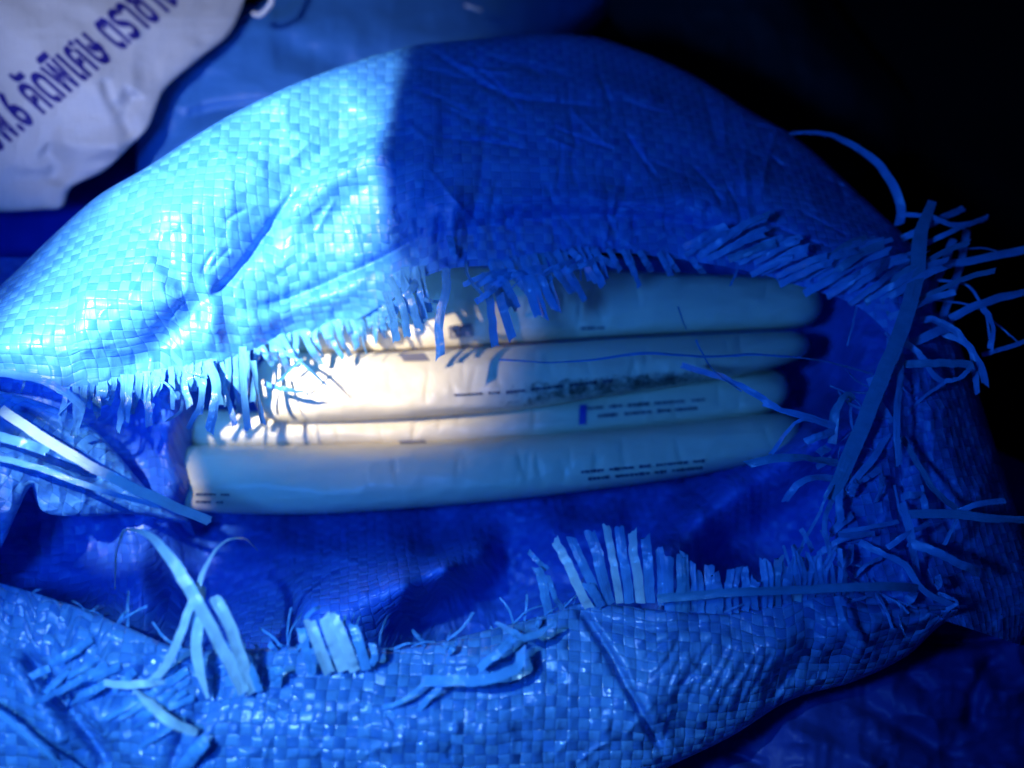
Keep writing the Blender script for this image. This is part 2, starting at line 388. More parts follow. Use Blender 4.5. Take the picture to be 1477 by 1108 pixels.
BF = [  # creases of the back flap (px polyline, mm, px width)
    ([(560, 170), (500, 195), (430, 265), (385, 335), (330, 405), (270, 455), (215, 505), (150, 560)], -3.2, 22),
    ([(440, 255), (395, 320), (345, 390), (290, 440)], -2.5, 6),
    ([(585, 200), (520, 235), (440, 285), (390, 335)], 5, 26),
    ([(620, 330), (560, 368), (480, 405), (420, 430), (350, 448)], -4.5, 9, 1.4),
    ([(545, 395), (470, 430), (400, 455), (330, 480)], 5, 24),
    ([(300, 390), (306, 450), (296, 520)], 2.5, 14),
    ([(90, 430), (180, 430), (260, 395)], 5, 60), ([(200, 320), (300, 270), (400, 230)], 3, 40),
    ([(590, 90), (620, 180), (610, 260), (590, 330)], 3.5, 30),
    ([(645, 150), (632, 240), (600, 330)], -3, 16),
    ([(705, 130), (700, 200), (690, 280), (665, 370)], -2.2, 7, 1.5), ([(720, 250), (708, 320), (718, 380)], -1.6, 5, 1.5),
    ([(660, 260), (655, 330), (668, 375)], 3.2, 12), ([(640, 300), (632, 350), (640, 385)], -2.2, 8),
    ([(600, 345), (700, 325), (800, 312), (900, 312), (1000, 325), (1130, 345)], -4.0, 14, 1.5),
    ([(600, 300), (720, 290), (850, 292), (1000, 305)], 2.2, 18),
    ([(690, 292), (790, 288), (900, 296), (985, 306)], -1.2, 3, 1.5),
    ([(600, 60), (680, 110), (730, 138), (820, 150), (890, 160)], -1.7, 5, 1.5),
    ([(585, 125), (640, 145), (685, 168)], -1.2, 4, 1.5), ([(700, 78), (760, 100), (800, 115)], -.9, 3, 1.5), ([(740, 85), (790, 108)], -.9, 3, 1.5),
    ([(690, 60), (690, 110), (680, 160)], -1.3, 4, 1.5), ([(600, 190), (680, 205), (760, 208)], -.8, 3, 1.5),
    ([(1090, 190), (1000, 230), (930, 250), (860, 290)], -4, 28), ([(960, 150), (900, 130), (830, 122)], 2, 16),
    ([(1120, 250), (1040, 270), (960, 290)], 2.5, 16), ([(960, 200), (1080, 300), (1150, 390)], -2.5, 26),
    ([(870, 300), (885, 330), (890, 365)], -1.4, 4, 1.5), ([(790, 300), (800, 340), (805, 370)], -1.4, 4, 1.5),
    ([(840, 305), (845, 345)], -1.0, 3, 1.5), ([(910, 305), (922, 350)], -1.0, 3, 1.5),
    ([(560, 330), (590, 350), (600, 385)], -2.5, 9), ([(1000, 390), (1100, 370), (1200, 375)], 2, 20)]
_r = random.Random(5)
for i in range(70):      # small sharp creases, mostly with the two directions of the weave
    x0 = _r.uniform(590, 1230); y0 = _r.uniform(80, 400); a = R(_r.choice([12, 14, 20, 95, 100, 84, 55]) + _r.uniform(-9, 9)); ln = _r.uniform(40, 150)
    k = _r.uniform(-12, 12)
    BF.append(([(x0, y0), (x0 + ln * .5 * math.cos(a) + k, y0 + ln * .5 * math.sin(a) + k * .5), (x0 + ln * math.cos(a), y0 + ln * math.sin(a))], _r.choice([-1, -1, 1]) * _r.uniform(.6, 1.4), _r.uniform(2.2, 4.5), 1.4))
for i in range(26):
    x0 = _r.uniform(560, 1000); y0 = _r.uniform(290, 350); ln = _r.uniform(25, 60)
    BF.append(([(x0, y0), (x0 + _r.uniform(-4, 6), y0 + ln * .5), (x0 + _r.uniform(-6, 10), y0 + ln)], -_r.uniform(.9, 2.0), _r.uniform(2, 3.5), 1.4))
for i in range(30):
    x0 = _r.uniform(60, 540); y0 = _r.uniform(200, 480); a = R(_r.choice([-50, -45, -60, 10, 80]) + _r.uniform(-12, 12)); ln = _r.uniform(30, 110)
    BF.append(([(x0, y0), (x0 + ln * .5 * math.cos(a) + _r.uniform(-6, 6), y0 + ln * .5 * math.sin(a)), (x0 + ln * math.cos(a), y0 + ln * math.sin(a))], _r.choice([-1, 1]) * _r.uniform(.35, .9), _r.uniform(3, 6), 1.4))
sheet('back_flap', back_rows, 560, 300, M_back, sack, BF, crum=(.55, 60), wav=(1.6, 120), seed=3, rot=R(-3), key='back')

FM = [(-110, 826, 24), (-60, 832, 25), (0, 842, 27), (100, 872, 28), (180, 903, 28), (250, 932, 27), (330, 938, 24), (450, 932, 22), (570, 935, 20), (650, 922, 19), (700, 910, 18), (790, 886, 15), (840, 870, 14), (950, 880, 13),
      (1050, 884, 11), (1150, 866, 8), (1230, 850, 6), (1310, 852, 2), (1350, 862, 0), (1378, 876, -3)]
FB = [(-110, 1210, 5), (-60, 1210, 5), (0, 1215, 6), (100, 1220, 6), (180, 1220, 6), (250, 1220, 5), (330, 1222, 5), (450, 1222, 4), (570, 1222, 2), (650, 1220, 2), (700, 1215, 0), (790, 1190, 0), (870, 1155, 0), (960, 1108, -3),
      (1055, 1062, -8), (1140, 1010, -12), (1235, 982, -14), (1310, 945, -12), (1352, 905, -9), (1385, 884, -6)]
front_rows = [offs(FM, 0, 26, -26), offs(FM, 0, 6, -7), FM, lerp_rows(FM, FB, .12, 5, 20), lerp_rows(FM, FB, .45, 13, 20), lerp_rows(FM, FB, .8, 9, 20), FB, offs(FB, -6, -14, -18), offs(FB, -20, -40, -50), offs(FB, -30, -90, -110)]
FF = [([(30, 930), (80, 1000), (130, 1060), (170, 1120)], -8, 13), ([(0, 925), (50, 1010), (100, 1100)], 5, 22),
      ([(240, 930), (200, 975), (120, 1010), (60, 1020)], -3, 14), ([(300, 945), (310, 1000), (270, 1060), (240, 1120)], -3, 14),
      ([(1110, 885), (1060, 930), (1000, 1000), (960, 1090)], -2, 22), ([(1180, 880), (1160, 940), (1090, 1010)], -3.5, 16), ([(1240, 930), (1170, 960), (1120, 985)], -3, 18),
      ([(1290, 865), (1260, 910), (1230, 960)], 2.5, 16), ([(1375, 876), (1310, 890), (1250, 885)], -2, 7), ([(1375, 876), (1330, 905), (1290, 925)], -2, 6), ([(1360, 870), (1290, 872), (1230, 868)], -2, 6),
      ([(830, 880), (900, 905), (1010, 905), (1080, 895)], -1.6, 7), ([(620, 960), (700, 950), (780, 930)], 3, 18), ([(520, 1050), (640, 1040), (760, 1060)], 2.5, 40),
      ([(970, 900), (950, 980), (930, 1080)], 1.5, 20)]
FF.append(([(822, 862), (868, 925), (915, 1010), (965, 1100)], -5.0, 6.5, 2.5))  # groove shaped in to stand in for a tape's shadow across the flap
_r = random.Random(8)
for i in range(60):
    x0 = _r.uniform(20, 1000); y0 = _r.uniform(900, 1090); a = R(_r.uniform(0, 180)); ln = _r.uniform(20, 80)
    FF.append(([(x0, y0), (x0 + ln * .5 * math.cos(a) + _r.uniform(-6, 6), y0 + ln * .5 * math.sin(a)), (x0 + ln * math.cos(a), y0 + ln * math.sin(a))], _r.choice([-1, 1]) * _r.uniform(.4, 1.3), _r.uniform(3, 7), 1.4))
# fine parallel puckers right of the middle
for i in range(17):
    x0 = 985 + i * 13 + random.uniform(-4, 4); y0 = 905 + random.uniform(0, 35) + i * 1.5
    FF.append(([(x0, y0), (x0 - 22, y0 + 45), (x0 - 40 - random.uniform(0, 14), y0 + 90 + random.uniform(-20, 20))], -random.uniform(.6, 1.3), random.uniform(3, 5)))
sheet('front_flap', front_rows, 560, 260, M_front, sack, FF, crum=(.42, 40), wav=(1.5, 110), seed=9, rot=R(2), key='front')

RM = [(1288, 452, 4), (1296, 500, 6), (1270, 545, 9), (1236, 610, 11), (1216, 680, 11), (1206, 740, 10), (1210, 800, 9), (1250, 845, 7), (1330, 885, 3)]
RO = [(1372, 452, -12), (1385, 500, -12), (1402, 545, -12), (1424, 610, -14), (1446, 680, -16), (1466, 740, -18), (1486, 800, -20), (1500, 860, -22), (1470, 930, -26)]
right_rows = [offs(RM, 20, 0, -22), offs(RM, 4, 0, -6), RM, lerp_rows(RM, RO, .25, 7, 12), lerp_rows(RM, RO, .7, 8, 12), RO, offs(RO, -12, 0, -25), offs(RO, -40, 0, -100)]
RF = [([(1300, 520), (1310, 620), (1300, 720), (1330, 830)], -4, 14), ([(1350, 560), (1370, 640), (1390, 740)], 3, 20), ([(1330, 600), (1345, 700), (1400, 820)], -2.5, 10),
      ([(1240, 640), (1290, 660), (1330, 640)], -2, 9), ([(1440, 690), (1400, 720), (1370, 790)], 3, 24), ([(1220, 740), (1280, 760), (1340, 800)], -2.5, 12)]
sheet('right_flap', right_rows, 300, 160, M_far if False else M_back, sack, RF, crum=(.75, 34), wav=(1.5, 80), seed=15, rot=R(12), key='right', axis=0)

LT = [(-110, 545, 26), (-50, 556, 24), (20, 570, 20), (80, 588, 14), (125, 612, 8), (165, 650, 0), (205, 698, -10), (240, 728, -18), (272, 750, -26)]
LB = [(-110, 880, 20), (-40, 835, 20), (0, 792, 19), (22, 745, 18), (46, 702, 16), (64, 738, 10), (120, 745, 2), (190, 742, -10), (268, 756, -28)]
left_rows = [offs(LT, 10, 24, -18), LT, lerp_rows(LT, LB, .35, 4, 12), lerp_rows(LT, LB, .7, 5, 12), LB, offs(LB, -4, -4, -5), offs(LB, -10, -20, -22)]
LF = [([(-20, 600), (50, 640), (120, 680), (210, 735)], -3, 10), ([(-40, 640), (40, 670), (150, 715)], 3.5, 14), ([(0, 580), (60, 606), (110, 640)], -2.5, 7), ([(30, 700), (60, 670), (90, 660)], -2, 10)]
sheet('left_flap', left_rows, 240, 130, M_back, sack, LF, crum=(.6, 34), wav=(1.2, 80), seed=21, rot=R(24), key='left')

# the inside of the sack: one lining, a height field through these points
IN = [(150, 380, -40), (300, 380, -58), (600, 360, -70), (900, 350, -74), (1150, 380, -70), (1280, 420, -30), (1340, 500, -12),
      (1150, 470, -62), (1235, 480, -34), (1210, 560, -42), (1250, 560, -20), (1290, 560, -4), (1245, 620, -12), (1160, 600, -52), (1340, 650, -6), (1340, 800, -6), (1340, 920, -22),
      (300, 500, -62), (600, 500, -66), (900, 500, -66), (300, 650, -60), (600, 650, -64), (900, 640, -64), (1100, 620, -60),
      (292, 748, -54), (240, 740, -18), (450, 750, -60), (650, 750, -60), (850, 735, -60), (1000, 700, -56), (1080, 650, -46),
      (330, 790, -50), (420, 785, -46), (540, 776, -40), (630, 792, -42), (720, 798, -52), (800, 768, -44), (870, 760, -42), (940, 778, -50), (960, 740, -54),
      (-60, 600, 2), (0, 650, 0), (60, 620, -2), (130, 660, -14), (200, 700, -20), (248, 640, -12), (262, 700, -14), (250, 600, -14), (180, 610, -22), (250, 560, -16), (100, 560, -6), (0, 540, 0),
      (0, 760, -14), (80, 770, -24), (150, 800, -30), (200, 780, -24), (230, 860, -22), (280, 820, -46), (300, 880, -44), (0, 840, -12), (100, 880, -14), (180, 900, -12), (-60, 850, -5), (-60, 720, 0),
      (380, 900, -18), (450, 872, -8), (520, 862, -2), (580, 848, 0), (640, 818, -8), (700, 800, -34), (540, 810, -24), (460, 830, -28), (400, 860, -34),
      (330, 930, -10), (450, 950, -10), (600, 895, -34), (640, 860, -36), (700, 850, -56), (700, 900, -50), (800, 840, -58), (800, 890, -40), (900, 830, -62), (900, 880, -45), (1000, 870, -45),
      (960, 792, -34), (1010, 745, -28), (1060, 708, -24), (1120, 660, -18), (1170, 620, -14), (1050, 780, -52), (1120, 740, -46), (1180, 700, -30), (1150, 820, -46), (1200, 780, -30), (1200, 850, -30), (1100, 860, -48),
      (600, 1000, -30), (200, 1000, -20), (1000, 960, -45), (1200, 920, -30)]
pin = np.array(IN, float); K0 = pin[:, :2] / 100
def rbf(X, Y):
    d = lambda A, B: np.sqrt(((A[:, None] - B[None]) ** 2).sum(-1) + 0.02)
    A = d(K0, K0); n = len(pin)
    Mx = np.zeros((n + 3, n + 3)); Mx[:n, :n] = A - 0.0; Mx[:n, n] = 1; Mx[:n, n + 1:] = K0; Mx[n, :n] = 1; Mx[n + 1:, :n] = K0.T
    s = np.linalg.solve(Mx, np.concatenate([pin[:, 2], np.zeros(3)]))
    q = np.stack([X.ravel(), Y.ravel()], -1) / 100
    return (d(q, K0) @ s[:n] + s[n] + q @ s[n + 1:]).reshape(X.shape)
gx, gy = np.meshgrid(np.linspace(-80, 1345, 430), np.linspace(372, 960, 190))
gz = rbf(gx, gy)
gz += folds_z(gx, gy, [([(110, 610), (150, 690), (185, 780), (215, 900)], 4, 16), ([(180, 600), (215, 680), (235, 780), (250, 900)], -3, 14),
                       ([(1200, 440), (1215, 520), (1200, 600)], -2, 14), ([(380, 795), (480, 800), (560, 815)], 2, 14), ([(1250, 470), (1240, 560), (1222, 610)], 1.5, 12)])
gz += .8 * crumple(gx / 38, gy / 38, 41) + .9 * fbm(gx / 90, gy / 90, 44, 3)
SURF['in'] = np.stack([gx, gy, gz], -1)
Wi = P(gx, gy, gz)
nvi, nui = gx.shape
idx = np.arange(nvi * nui).reshape(nvi, nui)
fi = np.stack([idx[:-1, :-1], idx[1:, :-1], idx[1:, 1:], idx[:-1, 1:]], -1).reshape(-1, 4)
keep = ~((gx.ravel()[fi[:, 0]] > 1225) & (gy.ravel()[fi[:, 0]] > 872))
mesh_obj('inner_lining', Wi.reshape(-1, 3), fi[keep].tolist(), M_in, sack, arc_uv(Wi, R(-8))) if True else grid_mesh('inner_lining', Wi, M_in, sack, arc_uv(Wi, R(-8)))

# ------------------------------------------------------------------ frayed tapes of the sack
DROP = [0]
rnd = random.uniform
STR = []     # (length in px, function)
def ribbon_mesh(pts, wpx, twist, cut=0.0, nseg=8, crease=.18, taper=None):
    n = max(8, int(len(pts) * 3))
    q = resample(pts, n); c = P(q[:, 0], q[:, 1], q[:, 2])
    t = np.gradient(c, axis=0); t /= np.linalg.norm(t, axis=1)[:, None] + 1e-12
    view = c - CAM; view /= np.linalg.norm(view, axis=1)[:, None]
    s = np.cross(t, view); s /= np.linalg.norm(s, axis=1)[:, None] + 1e-12
    m = np.cross(s, t)
    tw = np.interp(np.linspace(0, 1, n), np.linspace(0, 1, len(twist)), twist)
    wd = s * np.cos(tw)[:, None] + m * np.sin(tw)[:, None]; nm = np.cross(t, wd)
    hw = np.full(n, wpx * PX / 2)
    if taper is not None: hw = hw * np.interp(np.linspace(0, 1, n), np.linspace(0, 1, len(taper)), taper)
    L = np.concatenate([[0], np.cumsum(np.linalg.norm(np.diff(c, axis=0), axis=1))]) / 0.0032
    ks = np.array([-1, -.5, 0, .5, 1.0])
    co = np.empty((n, 5, 3)); uv = np.empty((n, 5, 2))
    for j, k in enumerate(ks):
        off = crease * (1 - abs(k)) * hw
        co[:, j] = c + wd * (hw * k)[:, None] + nm * off[:, None]
        uv[:, j, 0] = k * .5; uv[:, j, 1] = L
    # ragged end
    for j, k in enumerate(ks): co[-1, j] += t[-1] * hw[-1] * (cut * k + random.uniform(-.35, .35))
    return co, uv
def strand(pts, w=13, twist=(0, 0), mat=None, cut=None, crease=None, taper=None, label=None):
    pts = [(a, b, c + DROP[0]) for a, b, c in pts]
    w = w * (.84 if w < 20 else 1.0)
    if len(pts) >= 2:
        q = resample(pts, len(pts) * 3 + 1); k = min(.8, w * .07 + .15)
        for a in range(1, len(q) - 1): q[a, :2] += [rnd(-k, k), rnd(-k, k)]; q[a, 2] += rnd(-.15, .15)
        pts = [tuple(a) for a in q]
        twist = [t + rnd(-.12, .12) for t in np.interp(np.linspace(0, 1, len(pts)), np.linspace(0, 1, len(twist)), twist)]
    L = sum(math.hypot(a[0] - b[0], a[1] - b[1]) for a, b in zip(pts, pts[1:]))
    off = random.uniform(-.25, .25)
    co, uv = ribbon_mesh(pts, w, [t + off for t in twist], cut if cut is not None else random.uniform(-.8, .8), crease=crease if crease is not None else random.uniform(-.3, .3), taper=taper)
    STR.append((L * w, co, uv, mat or M_tape, label, random.uniform(0, 100)))
def flush_strands(limit=96):
    STR.sort(key=lambda s: -s[0])
    for (A, co, uv, mat, label, ph) in STR[:limit]:
        u = uv + ph
        o = grid_mesh('strand', co, mat, sack, u.reshape(-1, 2))
        if label: o['label'] = label
    for mt in (M_tape,):
        cos = []; uvs = []; fs = []; base = 0
        for (A, co, uv, mat, label, ph) in STR[limit:]:
            nv, nu = co.shape[:2]; idx = np.arange(nv * nu).reshape(nv, nu) + base
            fs += np.stack([idx[:-1, :-1], idx[1:, :-1], idx[1:, 1:], idx[:-1, 1:]], -1).reshape(-1, 4).tolist()
            cos.append(co.reshape(-1, 3)); uvs.append((uv + ph).reshape(-1, 2)); base += nv * nu
        if cos:
            o = mesh_obj('loose_fibres', np.concatenate(cos), fs, mt, sack, np.concatenate(uvs)); o['kind'] = 'stuff'
def at_edge(E, x):
    e = np.array(E, float); return (x, float(np.interp(x, e[:, 0], e[:, 1])), float(np.interp(x, e[:, 0], e[:, 2])))
rnd = random.uniform

# 1 fringe hanging from the lit left part of the back flap
x = 96
while x < 372:
    ex, ey, ez = at_edge(MOUTH, x); ln = random.choice([rnd(18, 36), rnd(36, 62), rnd(50, 74)]); dx = rnd(-14, 8)
    if x > 300: ln = rnd(50, 95); dx = rnd(-12, 20)
    strand([(ex, ey - 10, ez + .5), (ex + dx * .3, ey + ln * .4, ez + rnd(0, 4)), (ex + dx + rnd(-6, 6), ey + ln, ez - rnd(0, 8))], rnd(9, 14), (0, rnd(-.8, .8), rnd(-1, 1)))
    x += rnd(7, 14)
DROP[0] = -20
strand([(300, 520, 30), (312, 560, 34), (302, 622, 30)], 15, (0, .2, .1)); strand([(288, 528, 30), (290, 580, 33), (270, 620, 29)], 11, (0, .6, .9))
strand([(188, 555, 30), (215, 582, 36), (222, 586, 37)], 9, (0, 0.3, 0)); strand([(262, 545, 30), (262, 590, 32), (240, 608, 28)], 8, (0.2, .8, 1.2))
strand([(350, 500, 28), (352, 560, 31), (358, 620, 26)], 12, (0, .5, .3)); strand([(365, 520, 28), (372, 570, 30), (380, 612, 25)], 10, (.3, .9, .4))
DROP[0] = 0
strand([(0, 538, 38), (60, 548, 40), (100, 570, 38), (122, 592, 34)], 12, (.1, .1, .2), crease=.1)
# 2 white-hot fringe over the middle
for i in range(26):
    x = 372 + i * 7.4 + rnd(-4, 4); ex, ey, ez = at_edge(MOUTH, x); ln = rnd(14, 46); a = rnd(-.2, .9)
    strand([(ex, ey - 12, ez + .4), (ex + a * ln * .5, ey + ln * .45, ez + rnd(0, 5)), (ex + a * ln, ey + ln, ez - rnd(0, 8))], rnd(8, 13), (0, rnd(-.6, .6), rnd(-1.1, 1.1)))
DROP[0] = -28
strand([(395, 500, 27), (430, 520, 30), (472, 556, 26)], 7, (0, .5, 1.0)); strand([(436, 518, 30), (418, 534, 31), (400, 552, 29)], 6, (0, .5, .4)); strand([(380, 553, 24), (412, 562, 26), (452, 568, 22)], 11, (.4, 1.0, 1.3), taper=(.8, 1, .2))
DROP[0] = 0
# 3 fringe in silhouette before the hot spot
for p in ([(556, 420, 22), (566, 455, 22), (572, 492, 17)], [(562, 400, 22), (580, 440, 24), (588, 486, 16)], [(575, 392, 20), (592, 430, 24), (604, 474, 18)],
          [(584, 385, 20), (586, 430, 23), (606, 468, 15)], [(598, 385, 18), (604, 420, 22), (612, 460, 16)], [(606, 384, 18), (612, 425, 20), (620, 450, 14)],
          [(570, 440, 21), (592, 420, 24), (604, 400, 20)], [(590, 400, 20), (572, 440, 18), (560, 470, 15)]):
    strand(p, rnd(11, 15), (0, rnd(-.4, .4), rnd(-.5, .5)))
strand([(644, 376, 16), (643, 420, 22), (634, 462, 20), (635, 514, 16)], 15, (.1, .1, 0), cut=-1)
strand([(605, 430, 20), (620, 434, 22), (636, 436, 18)], 7, (.2, .6, .3))
strand([(648, 340, 20), (652, 356, 24), (653, 370, 22)], 12, (0, .3, 0), cut=1, mat=M_tape_lit)
strand([(672, 370, 16), (676, 400, 20), (700, 430, 20)], 7, (.6, .9, .4)); 
strand([(700, 392, 14), (708, 445, 20), (714, 500, 14)], 14, (0, .1, 0)); strand([(715, 396, 14), (724, 440, 20), (740, 490, 15)], 15, (0, .2, .1))
strand([(686, 436, 20), (704, 424, 24), (716, 415, 22)], 11, (0, .2, .2))
# 4 overlapping wide tapes on the right of them
for i in range(15):
    x = 712 + i * 10.5; ex, ey, ez = at_edge(MOUTH, x); ln = rnd(48, 112) - i * 3.0 - (0 if i > 2 else 10)
    strand([(ex - 6, ey - 8, ez + .6), (ex + 8, ey + ln * .45, ez + rnd(1, 5)), (ex + 24 + rnd(-6, 6), ey + ln, ez - rnd(0, 7))], rnd(12, 17), (rnd(-.3, .3), rnd(-.5, .5), rnd(-.5, .5)), mat=random.choice([M_tape, M_tape, M_tape_teal]))
for i in range(9):   # crosswise pieces still woven in
    x = 690 + i * 19; ex, ey, ez = at_edge(MOUTH, x)
    strand([(ex - 22, ey + 24 + rnd(-5, 6), ez + 2), (ex, ey + 18 + rnd(-6, 6), ez + 5), (ex + 24, ey + 8 + rnd(-5, 5), ez + 2)], rnd(8, 12), (rnd(-.4, .4), rnd(-.4, .4)))
for x, ln in ((866, 38), (912, 46), (905, 28), (958, 26), (968, 20), (930, 22), (885, 25), (1005, 16), (840, 40)):
    ex, ey, ez = at_edge(MOUTH, x); strand([(ex - 8, ey - 8, ez + .5), (ex + 2, ey + ln * .4, ez + 2), (ex + 10, ey + ln, ez - 3)], rnd(7, 14), (0, rnd(-.5, .5)))
# 5 long tapes lying up and right over the back flap
def over(key, pts, lift=2.0):
    return [(a, b, max(surf_z(key, a, b), -30) + lift + c) for a, b, c in pts]
for i in range(34):
    t = i / 33.0
    x0 = 985 + t * 300 + rnd(-8, 8); y0 = 372 + 85 * t ** 1.1 + rnd(-34, 4) * (1 - .4 * t); ln = rnd(85, 165) * (.62 + .55 * t); a = R(rnd(20, 36) + 3 * t)
    dx, dy = math.cos(a), -math.sin(a)
    p = [(x0, y0, 0), (x0 + dx * ln * .35, y0 + dy * ln * .35, 4), (x0 + dx * ln * .7, y0 + dy * ln * .72, 6), (x0 + dx * ln, y0 + dy * ln * .9, 7)]
    z0 = surf_z('back', x0, y0) + 1.0
    p = [(a_, b_, max(z0, surf_z('back', min(a_, 1300), max(b_, 230)) + 1) + c_) for a_, b_, c_ in p]
    strand(p, rnd(9, 15), (rnd(-.3, .3), rnd(-.6, .6), rnd(-.8, .8)), mat=random.choice([M_tape, M_tape, M_tape_teal]))
strand([(1138, 193, -4), (1185, 192, 4), (1240, 215, 10), (1282, 256, 12), (1300, 300, 10), (1296, 325, 4)], 13, (.9, .8, .3, .1, .2), taper=(.5, .8, 1, 1.2, 1.2), label='long blue tape arching over the dark gap')
strand([(1345, 290, 14), (1328, 340, 16), (1322, 400, 18), (1302, 470, 20), (1270, 550, 20), (1238, 630, 18), (1212, 690, 16), (1196, 720, 14)], 21, (.1, 0, 0, .1, 0, .1), mat=M_tape_teal, taper=(.6, 1, 1, 1, 1, 1, 1, .8), label='broad dull teal tape running down the right rim')
for p, w in (([(1298, 310, 10), (1340, 312, 14), (1375, 325, 12), (1420, 318, 8)], 9), ([(1300, 345, 8), (1345, 322, 12), (1390, 300, 8)], 12), ([(1320, 360, 8), (1370, 335, 14), (1425, 313, 10)], 9),
             ([(1330, 388, 8), (1390, 378, 12), (1477, 360, 12), (1530, 345, 8)], 14), ([(1382, 360, 6), (1420, 358, 9), (1440, 364, 8)], 3), ([(1395, 330, 2), (1380, 400, 3), (1352, 480, 2)], 14),
             ([(1375, 345, 4), (1358, 390, 6), (1332, 440, 6)], 14), ([(1370, 460, 8), (1410, 440, 12), (1460, 425, 12), (1520, 415, 10)], 14), ([(1350, 404, 8), (1395, 412, 10), (1420, 450, 10), (1428, 490, 8)], 5),
             ([(1340, 432, 8), (1390, 438, 10), (1412, 446, 9)], 4), ([(1416, 440, 10), (1432, 470, 12), (1428, 505, 9)], 11), ([(1434, 464, 8), (1455, 482, 9), (1472, 497, 8)], 3), ([(1416, 512, 6), (1450, 502, 8), (1500, 485, 8)], 8),
             ([(1325, 462, 10), (1350, 462, 15), (1385, 485, 16), (1415, 530, 14), (1421, 556, 10)], 12), ([(1312, 496, 10), (1345, 482, 13), (1375, 470, 12)], 15), ([(1360, 480, 10), (1398, 500, 12), (1406, 530, 10), (1410, 568, 6)], 11),
             ([(1300, 490, 12), (1330, 515, 14), (1345, 540, 12), (1362, 552, 10)], 12), ([(1304, 525, 14), (1350, 524, 16), (1396, 526, 16), (1400, 534, 15)], 13), ([(1400, 530, 15), (1385, 545, 14), (1362, 550, 12)], 8),
             ([(1362, 552, 10), (1330, 575, 9), (1310, 596, 7)], 5), ([(1297, 490, 14), (1299, 540, 16), (1293, 600, 18), (1297, 672, 16)], 11), ([(1255, 545, 12), (1268, 580, 14), (1285, 610, 12)], 13),
             ([(1200, 640, 12), (1206, 590, 16), (1222, 570, 16), (1230, 580, 13)], 15), ([(1282, 545, 12), (1270, 548, 15), (1262, 560, 14)], 8),
             ([(1282, 625, 12), (1260, 660, 15), (1235, 690, 15), (1210, 720, 12)], 11), ([(1240, 620, 12), (1222, 660, 16), (1208, 700, 14)], 18), ([(1250, 600, 12), (1240, 640, 14), (1224, 665, 12)], 12),
             ([(1300, 630, 12), (1330, 680, 15), (1350, 710, 15), (1382, 736, 10)], 10), ([(1330, 700, 10), (1332, 720, 10)], 5), ([(1210, 668, 14), (1150, 660, 20), (1110, 663, 20), (1078, 670, 18)], 13),
             ([(1205, 618, 14), (1170, 605, 18), (1150, 608, 18), (1130, 630, 14), (1112, 655, 8)], 7), ([(1202, 622, 14), (1180, 630, 16), (1162, 637, 15)], 12), ([(1180, 655, 16), (1195, 645, 14)], 14), ([(1178, 674, 15), (1200, 660, 14)], 10),
             ([(1205, 616, 14), (1160, 600, 18), (1120, 588, 18), (1092, 570, 16), (1050, 548, 12), (1020, 538, 6), (984, 527, -2)], 11),
             ([(1100, 582, 16), (1140, 596, 18), (1175, 606, 16)], 9), ([(1206, 690, 14), (1170, 690, 18), (1150, 700, 18), (1132, 724, 14)], 11), ([(1270, 675, 12), (1245, 688, 14), (1225, 694, 14)], 16),
             ([(1240, 690, 14), (1232, 702, 16), (1226, 716, 12)], 12), ([(1272, 686, 14), (1272, 700, 15), (1264, 724, 12)], 10), ([(1205, 694, 15), (1190, 720, 17), (1180, 745, 15), (1160, 780, 14), (1150, 805, 12)], 5),
             ([(1200, 722, 15), (1190, 750, 17), (1192, 780, 16), (1200, 806, 12)], 8), ([(1212, 690, 14), (1210, 730, 16), (1214, 752, 14)], 12), ([(1230, 742, 12), (1212, 756, 14), (1198, 770, 12)], 12),
             ([(1155, 763, 14), (1164, 778, 15), (1172, 795, 12)], 8), ([(1290, 700, 10), (1296, 730, 12), (1300, 745, 12)], 4), ([(1300, 718, 12), (1314, 714, 16), (1330, 716, 14), (1335, 735, 12)], 11),
             ([(1300, 725, 12), (1312, 765, 15), (1318, 800, 14), (1326, 840, 8)], 13), ([(1310, 742, 14), (1370, 742, 16), (1440, 748, 16), (1530, 752, 14)], 14), ([(1296, 752, 11), (1260, 760, 13), (1210, 768, 12)], 7),
             ([(1340, 755, 12), (1310, 770, 15), (1280, 790, 13)], 9), ([(1310, 782, 14), (1350, 796, 17), (1390, 816, 15), (1412, 826, 10)], 14), ([(1382, 738, 12), (1410, 728, 15), (1450, 722, 14)], 9), ([(1380, 748, 12), (1372, 765, 12), (1362, 786, 9)], 6),
             ([(1240, 782, 12), (1275, 800, 15), (1305, 815, 15), (1330, 850, 12), (1370, 872, 8)], 11), ([(1365, 880, 8), (1380, 868, 10), (1352, 856, 8)], 7), ([(1180, 800, 12), (1215, 778, 16), (1258, 770, 14)], 9), ([(1272, 804, 12), (1250, 815, 14), (1232, 832, 11)], 6),
             ([(1228, 785, 12), (1225, 810, 15), (1212, 820, 13), (1200, 828, 12)], 9), ([(1352, 830, 10), (1354, 842, 12), (1350, 848, 9)], 10), ([(1320, 848, 8), (1314, 862, 11), (1306, 868, 8)], 14)):
    k = len(p)
    strand(p, w, [rnd(-.35, .35)] + [rnd(-.8, .8) for _ in range(k - 1)], mat=random.choice([M_tape, M_tape, M_tape, M_tape_teal]))
strand([(720, 519, 0), (790, 523, 6), (850, 520, 8), (930, 510, 10), (1010, 514, 12), (1100, 512, 12), (1180, 520, 12), (1260, 540, 10)], 7, (.9, 1.2, .8, 1.1, .9, 1.2, 1.0), taper=(.7, .9, 1, 1.1, 1, .9, .8), label='single long curled thread crossing the packets')
